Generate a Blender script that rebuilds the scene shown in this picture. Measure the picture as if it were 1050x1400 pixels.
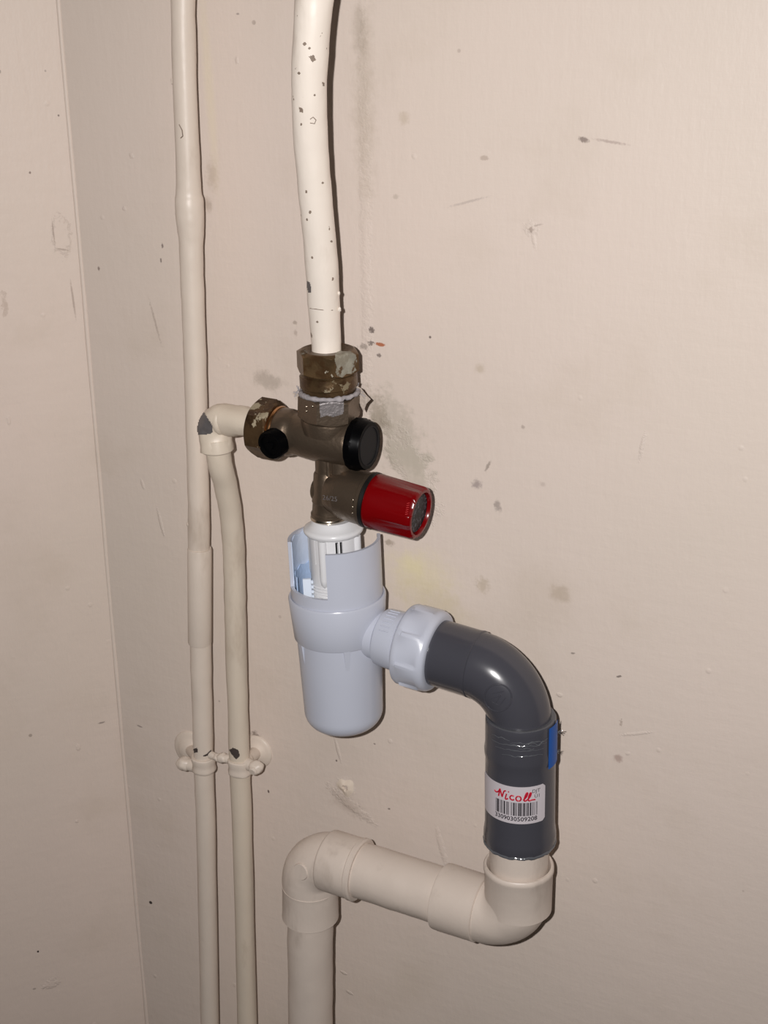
import bpy, bmesh, math, random
from mathutils import Vector, Matrix, noise as mnoise
random.seed(7)
for o in list(bpy.data.objects): bpy.data.objects.remove(o, do_unlink=True)
S = bpy.context.scene
COL = S.collection
PI = math.pi

# ------------------------------------------------------------------ camera
F_PX, W_PX, H_PX = 1950.0, 1050.0, 1400.0
PITCH, YAW, ROLL = math.radians(21.5), math.radians(27.0), math.radians(-0.5)
fwd = Vector((-math.sin(YAW)*math.cos(PITCH), math.cos(YAW)*math.cos(PITCH), -math.sin(PITCH)))
r0 = Vector((math.cos(YAW), math.sin(YAW), 0))
u0 = r0.cross(fwd)
rgt = r0*math.cos(ROLL) + u0*math.sin(ROLL)
upv = u0*math.cos(ROLL) - r0*math.sin(ROLL)
def ray(px, py):
    return fwd + rgt*((px-W_PX/2)/F_PX) + upv*((H_PX/2-py)/F_PX)
VALVE_D = 0.050                       # valve axis stands 5 cm off the wall
CAM = Vector((0, -VALVE_D, 1.0)) - ray(440, 600)*0.75
cd = bpy.data.cameras.new('camera'); cam = bpy.data.objects.new('camera', cd); COL.objects.link(cam)
cd.sensor_fit = 'VERTICAL'; cd.sensor_height = 36.0; cd.lens = 36.0*F_PX/H_PX
cd.clip_start = 0.01
cam.matrix_world = Matrix(((rgt.x, upv.x, -fwd.x, CAM.x), (rgt.y, upv.y, -fwd.y, CAM.y), (rgt.z, upv.z, -fwd.z, CAM.z), (0, 0, 0, 1)))
S.camera = cam

# ------------------------------------------------------------------ world, lights, exposure
wd = bpy.data.worlds.new('world'); S.world = wd; wd.use_nodes = True
wd.node_tree.nodes['Background'].inputs[0].default_value = (1.0, 0.92, 0.85, 1)
wd.node_tree.nodes['Background'].inputs[1].default_value = 0.025
fl = bpy.data.lights.new('phone_flash_offscreen', 'SPOT'); flo = bpy.data.objects.new('phone_flash_offscreen', fl); COL.objects.link(flo)
fl.energy = 20.6; fl.color = (1.0, 0.97, 0.955); fl.shadow_soft_size = 0.0035
fl.spot_size = math.radians(114); fl.spot_blend = 1.0
flo.location = CAM - rgt*0.027 + upv*0.010
fdir = fwd                                  # the flash sits beside the lens and points the way the lens does
flo.rotation_euler = fdir.to_track_quat('-Z', 'Y').to_euler()
S.cycles.max_bounces = 6; S.cycles.diffuse_bounces = 3; S.cycles.glossy_bounces = 3
vs = S.view_settings
vs.view_transform = 'Standard'; vs.look = 'None'; vs.gamma = 1.0; vs.use_curve_mapping = False; vs.exposure = 0.0

# ------------------------------------------------------------------ pixel -> place helpers (distance comes from the wall)
def P(px, py, d=VALVE_D):
    r = ray(px, py); t = (-d - CAM.y)/r.y
    return CAM + r*t
def rad(halfw, p):
    return halfw*((p-CAM).dot(fwd))/F_PX
def catmull(pts, n):
    out = []
    m = len(pts)
    for i in range(m-1):
        p0 = pts[max(i-1, 0)]; p1 = pts[i]; p2 = pts[i+1]; p3 = pts[min(i+2, m-1)]
        for k in range(n):
            t = k/n; t2 = t*t; t3 = t2*t
            out.append(tuple(0.5*((2*b) + (-a+c)*t + (2*a-5*b+4*c-d)*t2 + (-a+3*b-3*c+d)*t3) for a, b, c, d in zip(p0, p1, p2, p3)))
    out.append(tuple(pts[-1]))
    return out
def fillet(A, B, C, r, n=14):
    """A straight path A-B-C with the corner at B rounded to radius r."""
    a = (A-B).normalized(); c = (C-B).normalized()
    half = a.angle(c)/2; t = r/math.tan(half)
    ctr = B + (a+c).normalized()*(r/math.sin(half))
    s = B+a*t; e = B+c*t
    v0 = s-ctr; v1 = e-ctr; ang = v0.angle(v1)
    pts = [A]
    for i in range(n+1):
        k = i/n
        pts.append(ctr + (v0*math.sin((1-k)*ang) + v1*math.sin(k*ang))/math.sin(ang))
    pts.append(C)
    return pts

# ------------------------------------------------------------------ mesh helpers
def finish(name, bm, mat, parent=None, base=None, sharp=40):
    bmesh.ops.recalc_face_normals(bm, faces=bm.faces)
    me = bpy.data.meshes.new(name); 
    off = base if base is not None else (parent['_b'] if parent and '_b' in parent else None)
    if off is not None:
        off = Vector(off)
        for v in bm.verts: v.co -= off
    bm.to_mesh(me); bm.free()
    for p in me.polygons: p.use_smooth = True
    me.set_sharp_from_angle(angle=math.radians(sharp))
    if mat: me.materials.append(mat)
    o = bpy.data.objects.new(name, me); COL.objects.link(o)
    if parent:
        o.parent = parent
        o['_b'] = tuple(off)
    elif base is not None:
        o.location = base; o['_b'] = tuple(base)
    return o
def thing(name, label, cat, base, group=None):
    o = bpy.data.objects.new(name, None); COL.objects.link(o)
    o.location = base; o['_b'] = tuple(base); o.empty_display_size = 0.02
    o['label'] = label; o['category'] = cat
    if group: o['group'] = group
    return o
def basis(w, hint=None):
    w = w.normalized()
    tocam = (CAM - Vector((0, -VALVE_D, 1.0))) if hint is None else hint
    v = (tocam - w*tocam.dot(w)).normalized()
    return w, w.cross(v), v          # axis, image-right, towards viewer
def add_tube(bm, pts, rads, n=32, caps=True, lump=0.0, seed=0.0):
    pts = [Vector(p) for p in pts]; m = len(pts)
    tang = []
    for i in range(m):
        t = pts[min(i+1, m-1)] - pts[max(i-1, 0)]
        tang.append(t.normalized())
    a = tang[0].orthogonal().normalized()
    rings = []
    for i in range(m):
        a = (a - tang[i]*a.dot(tang[i])).normalized(); b = tang[i].cross(a)
        ring = []
        for k in range(n):
            th = 2*PI*k/n; dirv = a*math.cos(th) + b*math.sin(th)
            r = rads[i] if hasattr(rads, '__len__') else rads
            if lump:
                q = (pts[i] + dirv*r)*90 + Vector((seed, seed, seed))
                r += lump*mnoise.noise(q) + lump*0.5*mnoise.noise(q*3.1)
            ring.append(bm.verts.new(pts[i] + dirv*r))
        rings.append(ring)
    for i in range(m-1):
        for k in range(n):
            bm.faces.new((rings[i][k], rings[i][(k+1) % n], rings[i+1][(k+1) % n], rings[i+1][k]))
    if caps:
        bm.faces.new(rings[0][::-1]); bm.faces.new(rings[-1])
def add_lathe(bm, A, axis, prof, n=48, mod=None, hint=None, caps=True):
    """prof: (distance along axis, radius); mod(theta, h, r) -> r. theta 0 faces the viewer, + to image right."""
    w, u, v = basis(axis, hint)
    rings = []
    for h, r in prof:
        ring = []
        if r < 1e-6:
            ring = [bm.verts.new(A + w*h)]
        else:
            for k in range(n):
                th = 2*PI*k/n; rr = mod(th, h, r) if mod else r
                ring.append(bm.verts.new(A + w*h + (u*math.sin(th) + v*math.cos(th))*rr))
        rings.append(ring)
    for i in range(len(rings)-1):
        p, q = rings[i], rings[i+1]
        for k in range(n):
            k2 = (k+1) % n
            if len(p) == 1 and len(q) == 1: continue
            if len(p) == 1: bm.faces.new((p[0], q[k2], q[k]))
            elif len(q) == 1: bm.faces.new((p[k], p[k2], q[0]))
            else: bm.faces.new((p[k], p[k2], q[k2], q[k]))
    if caps:
        if len(rings[0]) > 1: bm.faces.new(rings[0][::-1])
        if len(rings[-1]) > 1: bm.faces.new(rings[-1])
def hexmod(R, ph=0.0, cham0=None, cham1=None, L=1.0, slope=0.6):
    """hexagon of corner radius R with turned chamfers at both ends"""
    def f(th, h, r):
        a = ((th+ph) % (PI/3)) - PI/6
        hr = R*math.cos(PI/6)/math.cos(a)
        return min(hr, r)
    return f
def hex_prof(R, L, c=0.12, steps=6):
    """profile whose radius limit makes the chamfer; flats come from hexmod"""
    rin = R*math.cos(PI/6)*0.99; pr = []
    hc = (R-rin)*0.62
    for i in range(steps+1): pr.append((hc*i/steps, rin + (R-rin)*i/steps))
    for i in range(steps+1): pr.append((L-hc + hc*i/steps, R - (R-rin)*i/steps))
    return pr
def lathe_obj(name, A, axis, prof, mat, parent, n=48, mod=None, sharp=40, hint=None):
    bm = bmesh.new(); add_lathe(bm, A, axis, prof, n, mod, hint)
    return finish(name, bm, mat, parent, sharp=sharp)
def tube_obj(name, pts, rads, mat, parent, n=32, lump=0.0, seed=0.0, base=None):
    bm = bmesh.new(); add_tube(bm, pts, rads, n, True, lump, seed)
    return finish(name, bm, mat, parent, base=base)
def add_blob(bm, c, rx, ry=None, rz=None, lump=0.15, seed=0, sub=2):
    ry = ry or rx; rz = rz or rx
    r = bmesh.ops.create_icosphere(bm, subdivisions=sub, radius=1.0)
    for v in r['verts']:
        k = 1 + lump*mnoise.noise(v.co*1.7 + Vector((seed, seed*2, 0)))
        v.co = Vector((v.co.x*rx*k, v.co.y*ry*k, v.co.z*rz*k)) + Vector(c)
def shell(bm, A, axis, r_out, thick, hs, n, solid, hint=None):
    """cylinder wall of cells; solid(theta_mid, h_mid) says which cells exist (windows are left open)"""
    w, u, v = basis(axis, hint)
    def pt(k, j, rr):
        th = 2*PI*k/n; return A + w*hs[j] + (u*math.sin(th)+v*math.cos(th))*rr
    cache = {}
    def vert(k, j, o):
        key = (k % n, j, o)
        if key not in cache: cache[key] = bm.verts.new(pt(k % n, j, r_out if o else r_out-thick))
        return cache[key]
    m = len(hs)-1
    def ok(k, j):
        if j < 0 or j >= m: return False
        return solid(2*PI*((k % n)+0.5)/n, (hs[j]+hs[j+1])/2)
    for k in range(n):
        for j in range(m):
            if not ok(k, j): continue
            bm.faces.new((vert(k, j, 1), vert(k+1, j, 1), vert(k+1, j+1, 1), vert(k, j+1, 1)))
            bm.faces.new((vert(k, j, 0), vert(k, j+1, 0), vert(k+1, j+1, 0), vert(k+1, j, 0)))
            if not ok(k, j-1): bm.faces.new((vert(k, j, 1), vert(k, j, 0), vert(k+1, j, 0), vert(k+1, j, 1)))
            if not ok(k, j+1): bm.faces.new((vert(k, j+1, 1), vert(k+1, j+1, 1), vert(k+1, j+1, 0), vert(k, j+1, 0)))
            if not ok(k-1, j): bm.faces.new((vert(k, j, 1), vert(k, j+1, 1), vert(k, j+1, 0), vert(k, j, 0)))
            if not ok(k+1, j): bm.faces.new((vert(k+1, j, 1), vert(k+1, j, 0), vert(k+1, j+1, 0), vert(k+1, j+1, 1)))

# ------------------------------------------------------------------ materials
def new_mat(name):
    m = bpy.data.materials.new(name); m.use_nodes = True
    nt = m.node_tree; b = nt.nodes['Principled BSDF']
    return m, nt, b
def lin(c):
    return tuple(((x/255)/12.92 if x/255 <= 0.04045 else ((x/255+0.055)/1.055)**2.4) for x in c) + (1.0,)
class NT:
    def __init__(s, nt): s.nt = nt
    def n(s, t, **kw):
        nd = s.nt.nodes.new(t)
        for k, v in kw.items(): setattr(nd, k, v)
        return nd
    def l(s, a, b): s.nt.links.new(a, b)
    def val(s, sock, v):
        if hasattr(v, 'is_output') or isinstance(v, bpy.types.NodeSocket): s.l(v, sock)
        else: sock.default_value = v
    def math(s, op, a, b=None, c=None, clamp=False):
        nd = s.n('ShaderNodeMath', operation=op); nd.use_clamp = clamp
        s.val(nd.inputs[0], a)
        if b is not None: s.val(nd.inputs[1], b)
        if c is not None: s.val(nd.inputs[2], c)
        return nd.outputs[0]
    def noise(s, vec, scale, detail=3, rough=0.5):
        nd = s.n('ShaderNodeTexNoise'); nd.inputs['Scale'].default_value = scale
        nd.inputs['Detail'].default_value = detail; nd.inputs['Roughness'].default_value = rough
        s.l(vec, nd.inputs['Vector']); return nd.outputs['Fac']
    def ramp(s, f, a, b):
        nd = s.n('ShaderNodeMapRange'); nd.interpolation_type = 'SMOOTHSTEP'
        s.val(nd.inputs[0], f); nd.inputs[1].default_value = a; nd.inputs[2].default_value = b
        return nd.outputs[0]
    def mix(s, f, a, b, blend='MIX'):
        nd = s.n('ShaderNodeMix', data_type='RGBA', blend_type=blend)
        s.val(nd.inputs[0], f); s.val(nd.inputs[6], a); s.val(nd.inputs[7], b)
        return nd.outputs[2]
    def mapping(s, vec, sc=(1, 1, 1), rot=(0, 0, 0), loc=(0, 0, 0)):
        nd = s.n('ShaderNodeMapping'); nd.inputs['Scale'].default_value = sc
        nd.inputs['Rotation'].default_value = rot; nd.inputs['Location'].default_value = loc
        s.l(vec, nd.inputs['Vector']); return nd.outputs[0]
    def obj(s): return s.n('ShaderNodeTexCoord').outputs['Object']
    def bump(s, h, b, strength=0.3, dist=0.001):
        nd = s.n('ShaderNodeBump'); nd.inputs['Strength'].default_value = strength
        nd.inputs['Distance'].default_value = dist; s.l(h, nd.inputs['Height']); s.l(nd.outputs[0], b.inputs['Normal'])
def simple(name, rgb, rough=0.5, metal=0.0, var=0.06, nscale=60, bump=0.0, bscale=200, spec=0.5, **kw):
    m, nt, b = new_mat(name); T = NT(nt); vec = T.obj()
    f = T.noise(vec, nscale, 4)
    c = lin(rgb)
    dark = tuple(x*(1-var*2) for x in c[:3]) + (1,); lite = tuple(min(1, x*(1+var)) for x in c[:3]) + (1,)
    T.l(T.mix(f, dark, lite), b.inputs['Base Color'])
    b.inputs['Roughness'].default_value = rough; b.inputs['Metallic'].default_value = metal
    b.inputs['Specular IOR Level'].default_value = spec
    for k, v in kw.items(): b.inputs[k].default_value = v
    if bump: T.bump(T.noise(vec, bscale, 3), b, bump, 0.0006)
    return m
def painted(name, rgb, chips=0.0, dirt=(150, 125, 100), rough=0.42, chip_scale=55, seed=0.0):
    """thick hand-brushed gloss paint with little grey chips and grubby streaks"""
    m, nt, b = new_mat(name); T = NT(nt); vec = T.mapping(T.obj(), loc=(seed, seed, seed))
    c = lin(rgb)
    f = T.noise(vec, 40, 4)
    col = T.mix(f, tuple(x*0.9 for x in c[:3])+(1,), c)
    d = T.ramp(T.noise(T.mapping(vec, (1, 1, 0.35)), 30, 5, 0.65), 0.56, 0.74)
    col = T.mix(T.math('MULTIPLY', d, 0.35), col, lin(dirt))
    if chips:
        ch = T.ramp(T.noise(vec, chip_scale, 3, 0.45), 0.72-chips, 0.74-chips)
        fine = T.ramp(T.noise(vec, chip_scale*4.5, 2, 0.4), 0.735-chips*0.5, 0.75-chips*0.5)
        ch = T.math('MAXIMUM', T.math('MULTIPLY', ch, 1.0 if chips > 0.05 else 0.0), fine)
        col = T.mix(ch, col, lin((140, 122, 108)))
    T.l(col, b.inputs['Base Color'])
    b.inputs['Roughness'].default_value = rough
    h = T.math('ADD', T.noise(vec, 120, 3), T.math('MULTIPLY', T.noise(T.mapping(vec, (6, 6, 0.4)), 90, 2), 0.4))
    T.bump(h, b, 0.25, 0.0008)
    return m

WALL_RGB = (225, 211, 200)
def wall_mat(name, marks=(), bumps=(), rgb=WALL_RGB):
    m, nt, b = new_mat(name); T = NT(nt); vec = T.obj()
    c = lin(rgb)
    big = T.noise(vec, 3.2, 3)
    col = T.mix(T.ramp(big, 0.3, 0.7), tuple(x*k for x, k in zip(c[:3], (0.95, 0.955, 0.94)))+(1,), tuple(x*k for x, k in zip(c[:3], (1.0, 0.985, 0.985)))+(1,))
    med = T.ramp(T.noise(vec, 14, 5, 0.6), 0.5, 0.8)
    col = T.mix(T.math('MULTIPLY', med, 0.22), col, lin((188, 172, 150)))
    # scattered specks of dirt
    vo = T.n('ShaderNodeTexVoronoi'); vo.inputs['Scale'].default_value = 34; T.l(vec, vo.inputs['Vector'])
    sp = T.math('MULTIPLY', T.ramp(vo.outputs['Distance'], 0.050, 0.028), T.ramp(T.noise(vec, 9, 2), 0.55, 0.62))
    col = T.mix(T.math('MULTIPLY', sp, 0.6), col, lin((110, 90, 78)))
    nz_s = T.noise(vec, 900, 3, 0.6); nz_m = T.noise(vec, 380, 4, 0.65); nz_l = T.noise(vec, 110, 5, 0.7)
    h = T.math('MULTIPLY', T.noise(T.mapping(vec, (5, 5, 0.7)), 45, 4, 0.6), 0.4)       # vertical brush strokes
    h = T.math('ADD', h, T.math('MULTIPLY', T.noise(T.mapping(vec, (1.2, 1.2, 6), (0.0, 0.25, 0.0)), 26, 4, 0.6), 0.4))
    h = T.math('ADD', h, T.math('MULTIPLY', T.noise(vec, 16, 3), 1.6))
    vp = T.n('ShaderNodeTexVoronoi'); vp.inputs['Scale'].default_value = 60; T.l(vec, vp.inputs['Vector'])
    pim = T.math('MULTIPLY', T.ramp(vp.outputs['Distance'], 0.12, 0.04), T.ramp(T.noise(vec, 21, 1), 0.56, 0.6))
    h = T.math('ADD', h, T.math('MULTIPLY', pim, 0.5))
    h = T.math('ADD', h, T.math('MULTIPLY', T.noise(T.mapping(vec, (1, 1, 0.55)), 330, 2, 0.6), 0.3))
    def ellipse(px, py, rx, ry, rot, frame, soft, ragged):
        c0, ax = frame(px, py)                      # centre and in-plane horizontal axis of the wall
        k = rad(1.0, c0)
        mp_ = T.n('ShaderNodeMapping', vector_type='TEXTURE'); T.l(vec, mp_.inputs['Vector'])
        mp_.inputs['Location'].default_value = c0
        mp_.inputs['Rotation'].default_value = (0, -math.radians(rot), math.atan2(ax.y, ax.x))
        mp_.inputs['Scale'].default_value = (k*rx, 10.0, k*ry)
        ln = T.n('ShaderNodeVectorMath', operation='LENGTH'); T.l(mp_.outputs[0], ln.inputs[0])
        nz = nz_l if min(rx, ry) > 14 else (nz_m if min(rx, ry) > 5 else nz_s)
        return T.ramp(T.math('MULTIPLY_ADD', nz, ragged*1.6, ln.outputs['Value']), 1.0+ragged*.8, 1.0+ragged*.8-soft)
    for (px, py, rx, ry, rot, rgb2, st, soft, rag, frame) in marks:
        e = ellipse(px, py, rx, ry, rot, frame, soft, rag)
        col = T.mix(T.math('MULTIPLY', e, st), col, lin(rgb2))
    for (px, py, rx, ry, rot, amp, soft, rag, frame) in bumps:
        e = ellipse(px, py, rx, ry, rot, frame, soft, rag)
        h = T.math('ADD', h, T.math('MULTIPLY', e, amp))
    T.l(col, b.inputs['Base Color'])
    b.inputs['Roughness'].default_value = 0.5; b.inputs['Specular IOR Level'].default_value = 0.35
    T.bump(h, b, 0.42, 0.0012)
    return m

def tarnish(name, base, patch, patch2, thr=0.55, rough=0.38, seed=0.0, metal=0.85):
    m, nt, b = new_mat(name); T = NT(nt); vec = T.mapping(T.obj(), loc=(seed, seed, seed))
    c = lin(base)
    col = T.mix(T.ramp(T.noise(vec, 70, 4), 0.35, 0.65), tuple(x*0.55 for x in c[:3])+(1,), c)
    col = T.mix(T.math('MULTIPLY', T.ramp(T.noise(vec, 130, 4, 0.6), 0.5, 0.62), 0.7), col, lin(patch2))
    pm = T.ramp(T.noise(vec, 75, 5, 0.65), thr, thr+0.03)
    col = T.mix(pm, col, lin(patch))
    T.l(col, b.inputs['Base Color'])
    T.l(T.math('MULTIPLY', T.math('SUBTRACT', 1.0, pm), metal), b.inputs['Metallic'])
    T.l(T.math('ADD', T.math('MULTIPLY', pm, 0.25), rough), b.inputs['Roughness'])
    T.bump(T.math('ADD', T.noise(vec, 260, 3), T.math('MULTIPLY', pm, 0.6)), b, 0.45, 0.0006)
    return m

M = {}
M['paint_riser'] = painted('cream_paint_riser', (226, 212, 198), 0.0, seed=3)
M['paint_supply'] = painted('cream_paint_supply', (222, 208, 190), 0.0, seed=9)
M['paint_main'] = painted('cream_paint_main', (244, 233, 221), 0.03, seed=1.3, rough=0.4)
M['paint_drain'] = painted('cream_paint_drain', (220, 206, 194), 0.0, seed=5, dirt=(140, 124, 110))
M['bare_metal_chip'] = simple('bare_grey_metal', (112, 108, 108), 0.5, 0.3, 0.15, 200, 0.3)
M['crack'] = simple('dark_gap', (70, 60, 56), 0.8)
M['chip_dirt'] = simple('chipped_undercoat', (142, 126, 112), 0.6, 0, 0.2, 400)
M['old_brass'] = tarnish('tarnished_brass', (114, 90, 61), (158, 152, 136), (84, 58, 34), 0.61, seed=2, metal=0.6)
M['old_brass_neck'] = tarnish('tarnished_brass_neck', (104, 82, 56), (124, 112, 88), (70, 48, 30), 0.62, seed=4, metal=0.6)
M['old_brass_left'] = tarnish('tarnished_brass_specked', (98, 76, 52), (158, 146, 122), (62, 42, 28), 0.585, seed=8, metal=0.6)
M['pale_liner'] = simple('icy_white_liner', (206, 219, 240), 0.2, 0, 0.06, 150, 0.3, 400)
M['nickel'] = simple('dull_nickel_brass', (114, 99, 84), 0.38, 0.75, 0.08, 90, 0.35, 420)
M['nickel_shiny'] = simple('bright_nickel', (190, 178, 162), 0.25, 1.0, 0.03)
M['brass_ring'] = simple('bare_brass', (196, 148, 104), 0.28, 1.0, 0.05)
M['hemp'] = simple('grey_thread_sealant', (168, 162, 164), 0.7, 0, 0.3, 300, 0.8, 500)
M['smear'] = simple('grey_sealant_smear', (140, 134, 134), 0.45, 0.45, 0.25, 300, 0.6, 600)
M['flap'] = simple('dried_sealant_skin', (186, 172, 160), 0.6, 0, 0.25, 500, 0.8, 600)
M['black'] = simple('black_plastic', (6, 6, 7), 0.35, 0, 0.1, spec=0.05)
M['black_soft'] = simple('black_plastic_grey_edge', (30, 30, 32), 0.5, 0, 0.1, spec=0.1)
M['black_ring'] = simple('black_rubber', (10, 10, 10), 0.5)
M['red'] = simple('red_plastic', (112, 2, 6), 0.22, 0, 0.05, 30, spec=0.35)
M['red_print'] = simple('moulded_red_mark', (190, 60, 62), 0.35)
M['white'] = simple('white_abs', (194, 198, 211), 0.26, 0, 0.03, 25, 0.08, 60)
M['cream_plastic'] = simple('white_funnel_plastic', (226, 226, 228), 0.25, 0, 0.02)
M['blue_film'] = simple('pale_blue_film', (188, 212, 246), 0.12, 0, 0.08, 120, 0.5, 400)
M['white_teeth'] = simple('white_insert', (226, 236, 250), 0.3, 0, 0.02)
M['grey'] = simple('grey_pvc', (70, 70, 77), 0.22, 0, 0.04, 40, 0.1, 90)
M['grey_edge'] = simple('grey_pvc_rim', (88, 89, 94), 0.35, 0, 0.05)
M['glue'] = simple('dried_clear_glue', (92, 94, 99), 0.12, 0, 0.1, 150, 0.9, 260)
M['sticker'] = simple('white_sticker', (206, 199, 204), 0.4, 0, 0.03)
M['ink'] = simple('black_ink', (38, 34, 40), 0.5)
M['ink_red'] = simple('red_ink', (192, 16, 48), 0.45)
M['blue_tape'] = simple('blue_sticker', (0, 84, 170), 0.4, 0, 0.04, spec=0.2)
M['flaked'] = tarnish('flaking_grey_paint', (158, 154, 140), (88, 68, 46), (120, 112, 96), 0.58, 0.55, seed=6, metal=0.0)
def disc_mat():
    m, nt, b = new_mat('dark_printed_disc'); T = NT(nt); vec = T.obj()
    f = T.ramp(T.noise(T.mapping(vec, (1, 1, 1)), 620, 3, 0.7), 0.52, 0.6)
    T.l(T.mix(T.math('MULTIPLY', f, 0.5), lin((24, 24, 27)), lin((120, 120, 128))), b.inputs['Base Color'])
    b.inputs['Specular IOR Level'].default_value = 0.12
    b.inputs['Roughness'].default_value = 0.35
    return m
M['disc'] = disc_mat()
M['concrete'] = simple('grey_floor_paint', (120, 112, 104), 0.7, 0, 0.1, 12)
M['ceiling'] = simple('white_ceiling_paint', (225, 218, 208), 0.7)

# ------------------------------------------------------------------ the setting
corner = P(133, 620, 0.0)
LANG = math.radians(42)                    # the left wall closes the corner at an obtuse angle
lw_n = Vector((math.cos(LANG), -math.sin(LANG), 0))          # its normal, into the room
lw_t = Vector((-math.sin(LANG), -math.cos(LANG), 0))         # along it, away from the corner
FLOOR_Z = 0.0; CEIL_Z = 2.45
def fb(px, py): return P(px, py, 0.0), Vector((1, 0, 0))
def fleft(px, py):
    r = ray(px, py); t = (corner-CAM).dot(lw_n)/r.dot(lw_n)
    return CAM + r*t, -lw_t
D1 = (92, 78, 74)
marks = [
 # px, py, rx, ry, rot, colour, strength, softness, ragged, frame
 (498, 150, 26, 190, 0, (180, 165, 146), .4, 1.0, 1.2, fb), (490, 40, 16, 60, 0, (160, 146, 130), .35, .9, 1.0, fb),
 (286, 120, 12, 200, 2, (228, 214, 190), .6, .9, .4, fb), (284, 280, 12, 14, 0, (150, 128, 104), .4, .9, .8, fb),
 (290, 240, 14, 30, 0, (170, 150, 124), .35, .9, .8, fb),
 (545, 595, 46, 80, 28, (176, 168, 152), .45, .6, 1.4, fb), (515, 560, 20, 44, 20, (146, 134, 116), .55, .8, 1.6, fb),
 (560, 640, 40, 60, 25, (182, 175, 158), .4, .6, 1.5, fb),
 (575, 790, 75, 60, 0, (226, 214, 172), .5, 1.0, .8, fb), (562, 772, 30, 26, 0, (232, 222, 168), .35, 1.0, .6, fb),
 (532, 742, 9, 7, 0, (150, 134, 116), .6, .7, 1.0, fb), (600, 830, 80, 40, -20, (200, 186, 150), .4, .9, .8, fb),
 (365, 520, 34, 18, -10, (150, 138, 124), .45, .8, 1.6, fb),
 (508, 451, 6, 5, -40, D1, .8, .5, 1.2, fb), (520, 471, 9, 3.2, -5, (176, 98, 56), .9, .4, .6, fb), (507, 469, 6, 5, 0, (104, 92, 86), .75, .6, 1.8, fb),
 (497, 474, 10, 6, 0, (120, 108, 100), .5, .7, 2, fb), (518, 486, 4, 4, 30, D1, .7, .6, 1.2, fb), (588, 461, 2.4, 2.4, 0, D1, .8, .5, .3, fb),
 (798, 191, 10, 5, -12, (120, 104, 98), .75, .6, .8, fb), (835, 194, 34, 3, -6, (170, 152, 144), .6, .8, .8, fb),
 (662, 216, 8, 4.5, 5, (178, 160, 146), .6, .5, .6, fb), (552, 162, 11, 12, 0, (196, 180, 160), .5, .7, .8, fb), (541, 269, 6, 5, 0, (184, 170, 156), .5, .7, .8, fb),
 (640, 276, 40, 2.6, 17, (184, 170, 162), .55, .8, .9, fb), (726, 314, 5, 5, 0, (150, 132, 120), .6, .7, 1, fb), (735, 308, 10, 2, 15, (164, 148, 138), .5, .8, .8, fb),
 (652, 662, 10, 9, 0, (150, 136, 134), .7, .8, 1.1, fb), (667, 637, 3, 12, -25, (140, 126, 116), .65, .7, .7, fb), (680, 692, 7, 12, 15, (148, 136, 130), .65, .7, 1.1, fb),
 (715, 584, 4, 4, 0, (168, 152, 142), .6, .7, .8, fb), (742, 662, 6, 5, 0, (190, 174, 164), .5, .8, .8, fb), (656, 504, 10, 10, 0, (196, 180, 160), .6, .8, .6, fb),
 (765, 812, 22, 18, 0, (178, 160, 138), .45, .8, 1.3, fb), (660, 800, 14, 16, 0, (184, 168, 144), .5, .8, 1.3, fb), (845, 1037, 9, 8, 0, (170, 146, 136), .7, .7, .7, fb),
 (846, 925, 5, 2, 20, D1, .7, .6, 1.6, fb), (849, 988, 2.5, 7, 0, (150, 132, 118), .5, .7, 2.2, fb), (783, 893, 4, 2, 10, D1, .6, .6, .8, fb),
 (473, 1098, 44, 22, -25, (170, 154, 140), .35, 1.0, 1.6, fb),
 (460, 1040, 1.8, 2.2, 0, D1, .8, .5, .4, fb), (532, 1106, 2.6, 1.8, 10, D1, .7, .5, .8, fb), (512, 1017, 2.2, 1.5, 0, D1, .6, .5, .6, fb),
 (349, 1008, 11, 14, 20, (112, 98, 88), .7, .8, 1.4, fb), (367, 1082, 1.8, 3, 10, D1, .9, .4, .4, fb),
 (206, 1234, 3.4, 3, 20, (44, 34, 32), .95, .4, .4, fb), (191, 993, 7, 1.6, -10, (96, 84, 80), .6, .7, .8, fb), (135, 367, 2.6, 3.6, 0, (130, 112, 104), .8, .6, .5, fb),
 (222, 336, 2, 4.5, 0, D1, .7, .6, .9, fb), (220, 356, 2, 4.5, 0, D1, .7, .6, .9, fb), (212, 440, 2.5, 40, 14, (154, 138, 128), .45, .8, 1.2, fb),
 (403, 441, 5, 3.5, 0, (160, 144, 130), .6, .6, .7, fb), (404, 455, 4, 6, 0, (170, 152, 140), .5, .7, .7, fb), (325, 19, 3, 2, 0, D1, .5, .6, .8, fb),
 (405, 540, 8, 7, 0, (140, 128, 116), .5, .8, 1.4, fb),
]
lmarks = [
 (41, 236, 2, 2.4, 0, (124, 104, 94), .8, .5, .4, fleft), (73, 318, 1.4, 22, 2, (166, 148, 136), .6, .7, .6, fleft), (85, 341, 12, 1.8, -14, (162, 144, 132), .6, .7, .7, fleft),
 (100, 410, 2, 36, 3, (164, 146, 134), .6, .7, .4, fleft), (139, 988, 7, 1.8, 5, (96, 84, 80), .6, .7, .8, fleft), (52, 1301, 1.8, 2, 0, (40, 32, 30), .95, .4, .3, fleft),
 (47, 1352, 3, 1.8, 0, (40, 36, 36), .4, .5, .3, fleft), (6, 416, 6, 20, 0, (184, 164, 148), .5, .7, 2, fleft), (80, 158, 1.6, 2, 0, D1, .7, .5, .4, fleft), (62, 97, 1.6, 2, 0, D1, .4, .5, .4, fleft),
]
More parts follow.
